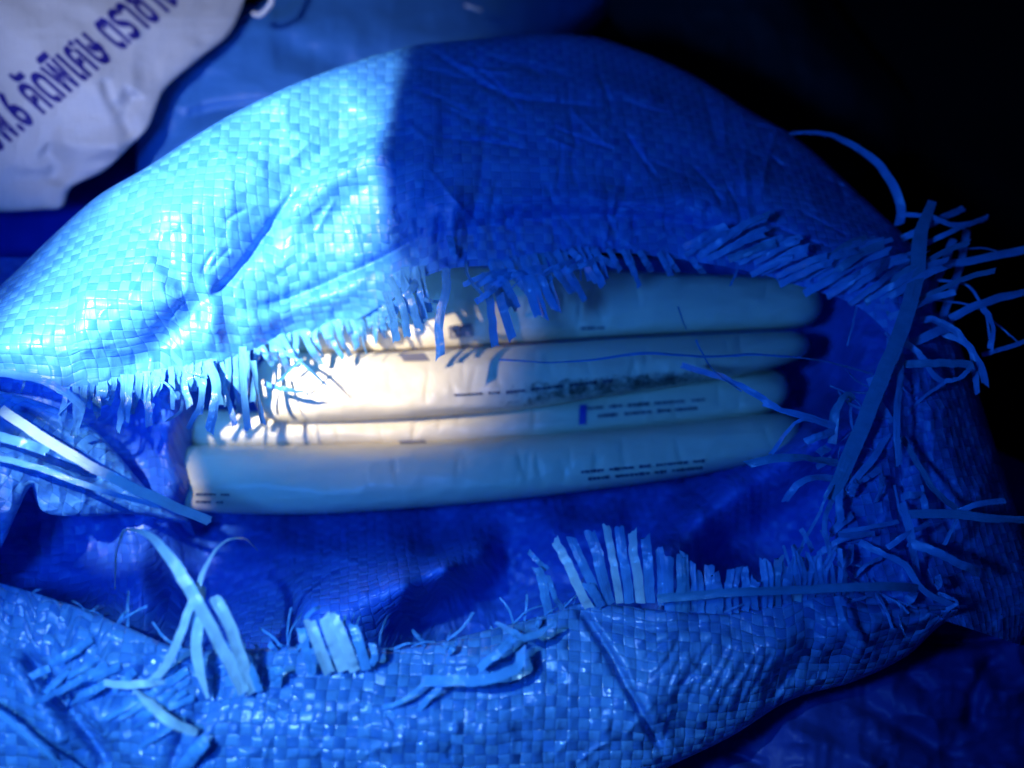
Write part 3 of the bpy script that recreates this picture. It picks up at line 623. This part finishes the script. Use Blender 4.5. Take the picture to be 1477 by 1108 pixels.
strand([(978, 442, 6), (984, 460, 8), (990, 476, 6)], 3, (.4, .9), mat=M_tape_lit); strand([(1004, 490, 8), (1008, 500, 9), (1030, 535, 12), (1070, 565, 14)], 4, (.4, 1.2, .9), mat=M_tape_lit)
# 6 upright fringe on the near rim
for p, w in (([(868, 876, 14), (852, 838, 20), (838, 810, 22), (824, 776, 22)], 14), ([(852, 880, 14), (835, 850, 20), (818, 812, 22), (800, 778, 22)], 15), ([(880, 872, 14), (868, 830, 21), (862, 800, 22), (850, 766, 22)], 17),
             ([(894, 870, 14), (888, 830, 21), (880, 790, 22), (874, 757, 22)], 12), ([(908, 870, 14), (903, 830, 20), (896, 790, 22), (893, 760, 22)], 15), ([(924, 870, 14), (920, 830, 20), (914, 800, 22), (912, 766, 22)], 15), ([(938, 870, 14), (936, 835, 20), (934, 800, 22), (931, 774, 22)], 15),
             ([(955, 874, 13), (954, 840, 18), (952, 800, 20), (950, 790, 20)], 13), ([(792, 890, 15), (786, 860, 20), (780, 830, 22), (774, 818, 22)], 14), ([(812, 880, 15), (800, 860, 20), (790, 830, 22)], 8), ([(790, 822, 20), (772, 806, 22), (762, 795, 20)], 8),
             ([(868, 876, 16), (858, 858, 20), (846, 842, 22)], 14)):
    strand(p, w, (0, rnd(-.25, .25), rnd(-.35, .35), rnd(-.4, .4)), mat=random.choice([M_tape_lit, M_tape]))
x = 966
while x < 1215:
    ex, ey, ez = at_edge(FM, x); top = {0: 798, 1: 815, 2: 806}[int(x) % 3] + (10 if 1010 < x < 1100 else 0) + rnd(-8, 12)
    strand([(ex, ey + 2, ez + 1), (ex + rnd(-3, 3), (ey + top) / 2, ez + 7), (ex + rnd(-5, 8), top, ez + 8)], rnd(9, 16), (rnd(-.3, .3), rnd(-.5, .5)), mat=random.choice([M_tape_lit, M_tape, M_tape_teal]))
    x += rnd(9, 17)
for i in range(16):
    x = rnd(1100, 1225); strand([(x, 858, 10), (x + rnd(-8, 8), 828, 18), (x + rnd(-18, 18), rnd(785, 812), 20)], rnd(4, 9), (rnd(-.5, .5), rnd(-1, 1)), mat=random.choice([M_tape_lit, M_tape, M_tape_teal]))
strand([(948, 864, 20), (1010, 858, 22), (1080, 853, 24), (1150, 851, 24), (1220, 848, 24), (1290, 846, 20), (1325, 850, 12)], 13, (0, .1, -.1, .1, 0), mat=M_tape_teal, label='straight pale tape lying along the near rim')
strand([(1206, 860, 16), (1214, 890, 20), (1228, 915, 18), (1232, 930, 16)], 9, (0, .2, .2), mat=M_tape_teal)
strand([(1262, 770, 14), (1210, 772, 18)], 8, (.2, .4))
# 7 long tapes at the lower left, brightened in colour
strand([(352, 1000, 32), (325, 945, 38), (290, 880, 44), (262, 830, 46), (232, 788, 46), (205, 768, 42), (180, 766, 38), (168, 800, 32), (166, 850, 22)], 17, (0, .1, 0, .1, .2, .5, 1.2, 1.4, 1.5), mat=M_tape_lit, taper=(1, 1, 1, 1, 1, .8, .5, .4, .3), label='longest blue tape, colour lightened as if lit, looping up and over at the lower left')
strand([(366, 1000, 30), (348, 950, 36), (330, 900, 40), (310, 862, 42)], 17, (0, .05, 0, .1), mat=M_tape_lit); strand([(350, 955, 30), (338, 910, 34), (322, 866, 36)], 9, (.6, .7, .8))
strand([(216, 988, 32), (240, 958, 36), (258, 920, 40), (280, 860, 42), (300, 812, 42), (320, 784, 40), (350, 776, 36), (372, 794, 30)], 12, (0, .1, .4, .5, .9, 1.2, 1.4), mat=M_tape_lit, taper=(1, 1, 1, 1, .8, .5, .4, .3))
strand([(300, 1008, 31), (286, 960, 35), (284, 910, 38), (293, 845, 40)], 16, (.2, .3, .1, 0), mat=M_tape_lit, taper=(.3, 1, 1, .6))
strand([(140, 984, 32), (180, 988, 36), (215, 986, 36), (246, 982, 32)], 11, (0, .2, .3), mat=M_tape_lit, taper=(.8, 1, 1, .4))
strand([(182, 986, 32), (210, 1008, 37), (245, 1040, 38), (284, 1057, 33)], 15, (.9, .3, .1, .2), mat=M_tape_lit, taper=(.4, 1, 1, .9))
strand([(374, 998, 30), (364, 970, 33), (352, 948, 34)], 10, (0, .3), mat=M_tape_lit); strand([(262, 1110, 28), (285, 1080, 34), (298, 1066, 34)], 18, (.2, .4), mat=M_tape_lit)
strand([(0, 590, 34), (60, 630, 40), (130, 672, 40), (210, 712, 34), (303, 752, 20)], 16, (0, .1, .2, .1, .2), mat=M_tape_lit, label='wide bright tape slanting over the left edge of the mouth')
strand([(-30, 655, 34), (60, 676, 37), (140, 706, 34), (228, 730, 26)], 9, (.3, .4, .5, .6)); strand([(-20, 625, 36), (30, 638, 38), (70, 652, 34)], 14, (.2, .1))
strand([(-60, 985, 36), (0, 1030, 42), (70, 1090, 42), (110, 1140, 36)], 9, (.3, .6))
for p, w in (([(476, 972, 27), (462, 940, 32), (446, 895, 34)], 16), ([(496, 968, 27), (480, 925, 32), (468, 888, 34)], 17), ([(512, 968, 27), (500, 935, 32), (484, 896, 34), (476, 888, 33)], 16), ([(528, 966, 27), (518, 930, 31), (508, 900, 31)], 15),
             ([(450, 972, 28), (442, 940, 32), (433, 905, 33)], 12), ([(535, 960, 27), (540, 948, 30), (536, 928, 30)], 10), ([(402, 988, 30), (394, 970, 33), (408, 965, 33)], 12), ([(440, 892, 32), (452, 880, 33), (462, 876, 31)], 6)):
    strand(p, w, (0, rnd(-.2, .2), rnd(-.3, .3)), mat=M_tape_lit)
strand([(612, 982, 30), (650, 982, 34), (700, 980, 34), (745, 962, 32), (752, 935, 28)], 15, (.1, .2, .1, .6), mat=M_tape); strand([(600, 1030, 26), (618, 1008, 30), (640, 985, 30)], 8, (.2, .4))
strand([(545, 1022, 26), (580, 1012, 30), (612, 985, 30)], 7, (.5, .7)); strand([(714, 898, 24), (740, 912, 30), (760, 920, 30), (800, 900, 26)], 13, (.3, .8, .5), taper=(.4, 1, 1, .3)); strand([(690, 965, 28), (720, 940, 31), (740, 920, 29)], 12, (.4, .2))
strand([(818, 855, 22), (858, 905, 24), (905, 985, 27), (960, 1085, 26)], 11, (0, .2, .3), mat=M_stripe if False else M_tape_teal) if False else None
# 8 frayed slivers along the near rim, lower left
for i in range(26):
    x0 = rnd(60, 300); y0 = float(np.interp(x0, [q[0] for q in FM], [q[1] for q in FM])) + rnd(22, 105); a = R(rnd(18, 42)); ln = rnd(40, 95)
    z0 = surf_z('front', x0, y0) + 1.2
    strand([(x0, y0, z0), (x0 - ln * .5 * math.cos(a), y0 + ln * .5 * math.sin(a), z0 + 2), (x0 - ln * math.cos(a), y0 + ln * math.sin(a), surf_z('front', x0 - ln * math.cos(a), y0 + ln * math.sin(a)) + 1)], rnd(7, 12), (rnd(-.3, .3), rnd(-.6, .6)))
# 9 short raised tape ends over the whole near flap
for i in range(34):
    x0 = rnd(320, 1000); y0 = float(np.interp(x0, [q[0] for q in FM], [q[1] for q in FM])) + rnd(3, 26); z0 = surf_z('front', x0, y0)
    a = R(rnd(200, 340)); ln = rnd(12, 34)
    strand([(x0, y0, z0 + .8), (x0 + ln * .5 * math.cos(a), y0 + ln * .5 * math.sin(a), z0 + 3), (x0 + ln * math.cos(a), y0 + ln * math.sin(a), z0 + 2)], rnd(3, 9), (rnd(-.5, .5), rnd(-1, 1)))
for i in range(110):     # hair-thin fibres split from the tapes, all round the mouth
    E = random.choice([MOUTH, FM, FM, RM, RM]); e = resample(E, 200)[random.randrange(20, 198)]
    a = rnd(0, 6.28) if E is RM else (rnd(.2, 2.6) if E is MOUTH else rnd(3.4, 6.0)); ln = rnd(14, 60); b = a + rnd(-.45, .45)
    x0, y0, z0 = e
    strand([(x0, y0, z0 + 1), (x0 + ln * .5 * math.cos(a), y0 + ln * .5 * math.sin(a), z0 + 3), (x0 + ln * (.5 * math.cos(a) + .5 * math.cos(b)), y0 + ln * (.5 * math.sin(a) + .5 * math.sin(b)), z0 + rnd(0, 4))], rnd(1.5, 4.5), (rnd(-.5, .5), rnd(-1, 1)))

flush_strands()

# ------------------------------------------------------------------ packets inside the sack
def packet(name, label, top, bot, zc, depth, seed, zend=None):
    n, m = 260, 72
    T_ = resample([(a, b, 0) for a, b in top], n); B_ = resample([(a, b, 0) for a, b in bot], n)
    s = np.linspace(-1, 1, n)
    env = (1 - np.abs(s) ** 26) ** .5; env = np.clip(env, 0, 1)
    th = np.linspace(0, 2 * math.pi, m, endpoint=False)
    cx = (T_[:, 0] + B_[:, 0]) / 2; cy = (T_[:, 1] + B_[:, 1]) / 2; hy = (B_[:, 1] - T_[:, 1]) / 2
    e = .82
    c = np.sign(np.cos(th)) * np.abs(np.cos(th)) ** e; sn = np.sign(np.sin(th)) * np.abs(np.sin(th)) ** e
    X = cx[:, None] + 0 * th[None]
    Y = cy[:, None] + (hy * env)[:, None] * (-c)[None]
    Zc = np.interp(s, [-1, -.4, .4, 1], zend or [zc] * 4)
    wr = .55 * fbm(X / 90, Y / 26 + seed * 3, seed, 4) + .35 * crumple(X / 70 + seed, Y / 34, seed + 3)
    # small puckers across the film
    for k in range(22):
        xk = rnd(380, 1120); wr -= rnd(.3, .9) * np.exp(-((X - xk - (Y - cy[:, None]) * rnd(-.3, .4)) / 3.2) ** 2) * np.exp(-((Y - cy[:, None] - rnd(-20, 15)) / 14) ** 2)
    Z = Zc[:, None] + (depth * env)[:, None] * sn[None] + wr * env[:, None] * (sn[None] > -.2)
    fm = np.broadcast_to(sn[None] > -.05, X.shape); FX, FY, FZ = X[fm], Y[fm], Z[fm]
    W = P(X, Y, Z)
    root = empty(name, Vector(P(cx[n // 2], cy[n // 2], zc - depth)), label, 'packet', 'cream packets stacked in the torn sack')
    idx = np.arange(n * m).reshape(n, m); nx = np.roll(idx, -1, 1)
    f = np.stack([idx[:-1], nx[:-1], nx[1:], idx[1:]], -1).reshape(-1, 4).tolist()
    f = [tuple(reversed(q)) for q in f]
    co = W.reshape(-1, 3); f.append(list(idx[0])); f.append(list(idx[-1][::-1]))
    mesh_obj('wrapper', co, f, M_pack, root)
    def surf(px, py):
        return float(FZ[np.argmin((FX - px) ** 2 + (FY - py) ** 2)])
    return root, surf
def patch(root, surf, name, quad, mat, lift=.45, nx=14, ny=6):
    """printed patch wrapped on a packet; quad = tl, tr, br, bl in photo pixels"""
    u, v = np.meshgrid(np.linspace(0, 1, nx), np.linspace(0, 1, ny)); q = np.array(quad, float)
    xy = ((1 - u) * (1 - v))[..., None] * q[0] + (u * (1 - v))[..., None] * q[1] + (u * v)[..., None] * q[2] + ((1 - u) * v)[..., None] * q[3]
    z = np.vectorize(surf)(xy[..., 0], xy[..., 1]) + lift + .35
    return grid_mesh(name, P(xy[..., 0], xy[..., 1], z), mat, root, np.stack([u, v], -1).reshape(-1, 2))
def print_line(root, surf, x0, x1, y0, y1, h, mat, seed, name='print_line', gap=.25):
    """a line of print too blurred to read: runs of small marks"""
    r = random.Random(seed); cos = []; fs = []; x = x0
    while x < x1:
        wl = r.uniform(14, 46)
        xe = min(x + wl, x1)
        while x < xe:
            ww = r.uniform(3, 8); y = y0 + (y1 - y0) * (x - x0) / (x1 - x0); hh = h * r.uniform(.55, 1)
            b = len(cos); pts = [(x, y - hh / 2), (x + ww, y - hh / 2 - .3), (x + ww, y + hh / 2), (x, y + hh / 2)]
            cos += [tuple(P(a, c, surf(a, c) + .8)) for a, c in pts]; fs.append((b, b + 1, b + 2, b + 3)); x += ww + r.uniform(.3, 1.3)
        x += r.uniform(5, 9)
    return mesh_obj(name, cos, fs, mat, root, smooth=False)

p1, s1 = packet('packet', 'cream packet lying topmost and farthest back, marked with a small grey boxed stamp', [(360, 405), (600, 386), (800, 388), (1000, 396), (1186, 402)], [(360, 512), (540, 507), (640, 502), (760, 494), (900, 485), (1050, 478), (1186, 472)], -38, 11, 61)
p2, s2 = packet('packet', 'second cream packet from the top, plump, with a dark smear near its lower edge', [(366, 508), (540, 509), (640, 504), (760, 497), (900, 488), (1050, 481), (1168, 476)], [(366, 612), (540, 606), (640, 600), (760, 590), (900, 568), (1050, 545), (1168, 518)], -33, 14, 62)
p3, s3 = packet('packet', 'thin cream packet pressed third from the top, with a narrow blue band and print', [(228, 588), (440, 596), (600, 592), (760, 580), (900, 560), (1040, 540), (1138, 526)], [(228, 648), (440, 645), (600, 642), (760, 634), (900, 620), (1040, 606), (1138, 594)], -44, 10, 63)
p4, s4 = packet('packet', 'bottom cream packet nearest the viewer, long and rounded, mostly in blue shade', [(222, 642), (420, 642), (600, 637), (760, 629), (900, 617), (1040, 603), (1156, 590)], [(222, 736), (400, 742), (520, 738), (700, 724), (860, 706), (1000, 686), (1156, 655)], -37, 15, 64)
for pk, nm in ((p1, ''), (p2, ''), (p3, ''), (p4, '')): pass
patch(p1, s1, 'stamp', [(646, 471), (680, 466), (683, 484), (649, 489)], M_grey)
# the stamp: a thin frame with three pale marks inside
for q in ([(652, 472.5), (660, 471.4), (661, 473.6), (653, 474.7)], [(652, 473), (654.4, 472.6), (656, 486), (653.6, 486.4)], [(658.6, 472), (661, 471.6), (662.6, 485), (660.2, 485.4)],
          [(668.5, 470.5), (670.5, 470.2), (666, 484.5), (664, 484.8)], [(671.5, 474), (678.4, 473), (678.7, 475), (671.8, 476)], [(671.5, 474), (673.6, 473.7), (674.8, 482.5), (672.7, 482.8)], [(676.6, 473.2), (678.7, 473), (680, 482), (677.9, 482.3)], [(672.7, 481), (679.7, 480), (680, 482), (673, 483)]):
    patch(p1, s1, 'stamp_mark', q, M_greyl, lift=.75, nx=3, ny=3)
patch(p2, s2, 'stamp', [(575, 510), (612, 509), (620, 520), (582, 521)], M_grey)
patch(p4, s4, 'stamp', [(574, 636), (612, 635), (616, 639), (578, 640)], M_grey)
print_line(p1, s1, 838, 868, 474, 473, 4, M_print, 5)
print_line(p2, s2, 655, 720, 570, 566, 3.4, M_print, 6)
print_line(p2, s2, 730, 880, 566, 549, 5.5, M_print, 7)
print_line(p3, s3, 846, 1022, 589, 576, 5, M_print, 8); print_line(p3, s3, 862, 1014, 600, 588, 6, M_print, 9)
print_line(p4, s4, 838, 1022, 681, 664, 5, M_print, 10); print_line(p4, s4, 848, 1012, 691, 675, 5, M_print, 11)
print_line(p4, s4, 282, 330, 713, 714, 3.4, M_print, 12); print_line(p4, s4, 282, 322, 724, 725, 3.4, M_print, 13)
patch(p3, s3, 'blue_band', [(836, 584), (846, 583), (845, 612), (835, 613)], M_stripe)
# smear on the second packet
T = NT('dark_smear'); tc = T.n('ShaderNodeTexCoord').outputs['Object']; n = T.noise(tc, 260, 6, .7, .8).outputs[0]
T.b.inputs['Base Color'].default_value = (.03, .05, .05, 1); T.b.inputs['Roughness'].default_value = .7
uvn = T.n('ShaderNodeUVMap').outputs[0]; sx = T.n('ShaderNodeSeparateXYZ'); T.L.new(uvn, sx.inputs[0])
ed = T.math('MULTIPLY', T.math('MULTIPLY', sx.outputs[0], T.math('SUBTRACT', 1, sx.outputs[0])), T.math('MULTIPLY', sx.outputs[1], T.math('SUBTRACT', 1.05, sx.outputs[1])))
al = T.n('ShaderNodeMapRange'); al.inputs[1].default_value = .44; al.inputs[2].default_value = .7; al.inputs[4].default_value = .8
T.L.new(T.math('ADD', n, T.math('MULTIPLY', T.math('SUBTRACT', ed, .03), 3.4)), al.inputs[0]); T.L.new(al.outputs[0], T.b.inputs['Alpha'])
patch(p2, s2, 'smear', [(720, 552), (1060, 530), (1060, 546), (720, 592)], T.m, lift=.5, nx=40, ny=8)

# ------------------------------------------------------------------ white sack with writing, upper left
wsack = empty('rice_sack', V(60, 120, -110), 'white woven sack with a slanting line of dark blue Thai lettering, beyond the torn sack', 'sack')
WE = [(-120, 300, -30), (-40, 306, -26), (0, 305, -24), (60, 302, -24), (90, 298, -24), (103, 270, -22), (150, 246, -20), (188, 210, -18), (214, 182, -16), (236, 130, -16), (285, 86, -18), (330, 48, -20), (352, 0, -24), (372, -60, -30)]
def toward(E, cx, cy, t, dz): return [(x + (cx - x) * t, y + (cy - y) * t, z + dz) for x, y, z in E]
wrows = [toward(WE, 0, 60, .25, -60), toward(WE, 0, 60, .06, -22), toward(WE, 0, 60, .005, -5), WE, toward(WE, -40, 20, .12, 5), toward(WE, -80, -20, .4, 14), toward(WE, -140, -80, .75, 16), toward(WE, -260, -240, 1.0, 10)]
WF = [([(150, 110), (158, 140), (172, 165)], -1.5, 9), ([(200, 130), (180, 165), (195, 200)], -3, 14), ([(60, 210), (80, 235), (75, 270)], -2.5, 16), ([(75, 190), (120, 215), (190, 200)], 2, 18),
      ([(0, 250), (60, 260), (110, 235)], -1.5, 14)]
sheet('sack_body', wrows, 300, 220, M_white, wsack, WF, crum=(.45, 55), wav=(1.2, 90), seed=71, rot=R(35), key='white', unit=.0014)
# lettering
cu = bpy.data.curves.new('lettering', 'FONT'); cu.body = 'มพ.6 คัดพิเศษ ตราช้าง'; cu.size = 1; cu.offset = 0.028; cu.resolution_u = 3
tob = bpy.data.objects.new('lettering', cu); C.objects.link(tob)
dg = bpy.context.evaluated_depsgraph_get(); me = bpy.data.meshes.new_from_object(tob.evaluated_get(dg)); bpy.data.objects.remove(tob)
import bmesh
bm = bmesh.new(); bm.from_mesh(me); bmesh.ops.triangulate(bm, faces=bm.faces)
for _ in range(3):
    es = [e for e in bm.edges if e.calc_length() > .09]
    if not es: break
    bmesh.ops.subdivide_edges(bm, edges=es, cuts=1); bmesh.ops.triangulate(bm, faces=bm.faces)
tv = np.array([v.co[:] for v in bm.verts])
print('TEXT', len(tv), tv.min(0) if len(tv) else None, tv.max(0) if len(tv) else None)
ea = R(39.5); EX = 38.5; EY = 94.0                # px per em along and up
ax = np.array([math.cos(ea), -math.sin(ea)]); up = np.array([-0.74, -0.67])
org = np.array([-9.0, 222.0])
xy = org + tv[:, :1] * EX * ax + tv[:, 1:2] * EY * up
Gs = SURF['white'].reshape(-1, 3)
zz = np.array([Gs[np.argmin((Gs[:, 0] - a) ** 2 + (Gs[:, 1] - b) ** 2), 2] for a, b in xy]) + .45
fc = [[v.index for v in f.verts] for f in bm.faces]; bm.verts.index_update()
mesh_obj('lettering', P(xy[:, 0], xy[:, 1], zz), fc, M_ink, wsack, smooth=False); bm.free()

# ------------------------------------------------------------------ sacks round it
b1 = [(198, 268, -50), (198, 215, -42), (204, 170, -36), (222, 122, -34), (275, 70, -34), (330, 20, -38), (400, -5, -46), (480, -60, -60), (560, -120, -80)]
b2 = [(330, 330, -60), (430, 280, -50), (520, 220, -46), (600, 180, -46), (680, 140, -52), (760, 90, -64), (820, 40, -80), (880, -20, -100), (900, -100, -120)]
o = sheet('plastic_sack', [offs(b1, 10, 10, -60), offs(b1, 3, 2, -12), b1, lerp_rows(b1, b2, .3, 8, 10), lerp_rows(b1, b2, .7, 8, 10), b2, offs(b2, 10, 30, -60)], 200, 160, M_bluefilm, None,
          [([(250, 180), (300, 160), (420, 150)], -3, 10), ([(230, 230), (300, 190), (400, 170)], 3, 14), ([(380, 60), (480, 90), (600, 90)], -4, 25)], crum=(.7, 60), wav=(2, 120), seed=81)
tag(o, 'smooth blue plastic sack out of focus, between the white sack and the torn sack', 'sack')
c1 = [(-120, 310, -95), (0, 290, -90), (100, 250, -88), (200, 200, -90), (330, 150, -100)]
c2 = [(-120, 560, -80), (0, 480, -78), (100, 400, -80), (220, 330, -84), (360, 280, -92)]
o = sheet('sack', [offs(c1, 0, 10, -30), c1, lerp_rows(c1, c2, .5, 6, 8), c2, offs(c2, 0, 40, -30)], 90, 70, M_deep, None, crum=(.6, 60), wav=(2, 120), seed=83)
tag(o, 'deep blue sack in shade, seen in the gap under the white sack at the left', 'sack')
d1 = [(860, 1260, -40), (865, 1130, -34), (930, 1050, -30), (1040, 985, -30), (1160, 935, -32), (1280, 875, -40), (1400, 820, -46), (1530, 760, -46)]
d2 = [(1050, 1700, -60), (1200, 1550, -50), (1320, 1450, -44), (1450, 1360, -42), (1580, 1260, -42), (1700, 1160, -44), (1800, 1060, -48), (1880, 960, -56)]
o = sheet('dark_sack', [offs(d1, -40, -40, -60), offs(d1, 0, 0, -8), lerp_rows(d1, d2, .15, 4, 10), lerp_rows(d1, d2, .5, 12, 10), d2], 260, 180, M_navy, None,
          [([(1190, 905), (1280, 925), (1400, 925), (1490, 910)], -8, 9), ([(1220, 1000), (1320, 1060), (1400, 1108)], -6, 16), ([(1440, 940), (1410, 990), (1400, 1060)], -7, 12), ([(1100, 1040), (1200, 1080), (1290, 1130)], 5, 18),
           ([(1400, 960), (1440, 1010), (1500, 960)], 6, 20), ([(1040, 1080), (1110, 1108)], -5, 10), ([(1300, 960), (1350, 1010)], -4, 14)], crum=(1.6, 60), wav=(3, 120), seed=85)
tag(o, 'crumpled navy sack in deep shade at the lower right, below the torn sack', 'sack')
e1 = [(1405, 560, -60), (1430, 640, -52), (1470, 665, -50), (1530, 690, -52), (1600, 700, -60)]
e2 = [(1380, 960, -60), (1430, 940, -56), (1490, 930, -54), (1560, 930, -56), (1640, 930, -60)]
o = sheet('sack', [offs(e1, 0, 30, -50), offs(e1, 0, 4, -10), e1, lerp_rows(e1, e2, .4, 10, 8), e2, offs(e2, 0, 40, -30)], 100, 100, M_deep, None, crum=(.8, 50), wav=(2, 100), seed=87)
tag(o, 'dark blue sack bulging behind the right edge of the torn sack', 'sack')
f1 = [(820, -150, -120), (850, -40, -112), (900, 50, -110), (1000, 140, -110), (1120, 200, -112), (1230, 260, -120)]
f2 = [(1000, -200, -90), (1060, -100, -84), (1120, -20, -84), (1180, 60, -90), (1240, 130, -100), (1300, 220, -118)]
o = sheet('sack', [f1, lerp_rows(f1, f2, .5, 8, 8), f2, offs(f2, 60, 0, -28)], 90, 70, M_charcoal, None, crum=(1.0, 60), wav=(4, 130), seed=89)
tag(o, 'charcoal sack barely visible in the dark beyond the crest of the torn sack', 'sack')
# thin white thread and cord end behind
def cord(name, pts, rad, mat, label, cat):
    cu = bpy.data.curves.new(name, 'CURVE'); cu.dimensions = '3D'; cu.bevel_depth = rad; cu.bevel_resolution = 3
    q = resample(pts, 24); W = P(q[:, 0], q[:, 1], q[:, 2]); s = cu.splines.new('POLY'); s.points.add(len(W) - 1)
    for i, c_ in enumerate(W): s.points[i].co = (*c_, 1)
    t_ = bpy.data.objects.new(name, cu); C.objects.link(t_); dg = bpy.context.evaluated_depsgraph_get()
    me = bpy.data.meshes.new_from_object(t_.evaluated_get(dg)); bpy.data.objects.remove(t_)
    me.name = name; me.materials.clear(); me.materials.append(mat); o = bpy.data.objects.new(name, me); C.objects.link(o); return tag(o, label, cat)
M_cord = film_mat('white_cord', (.7, .68, .7), rough=.5)
cord('cord', [(392, -40, -10), (392, 0, -12), (386, 12, -14), (374, 22, -16), (366, 20, -18)], .0011, M_cord, 'short loop of white cord hanging at the top edge beside the white sack', 'cord')
cord('thread', [(672, 8, -40), (682, 11, -38), (694, 15, -40)], .0007, M_cord, 'tiny pale thread end catching light in the dark at the top', 'thread')
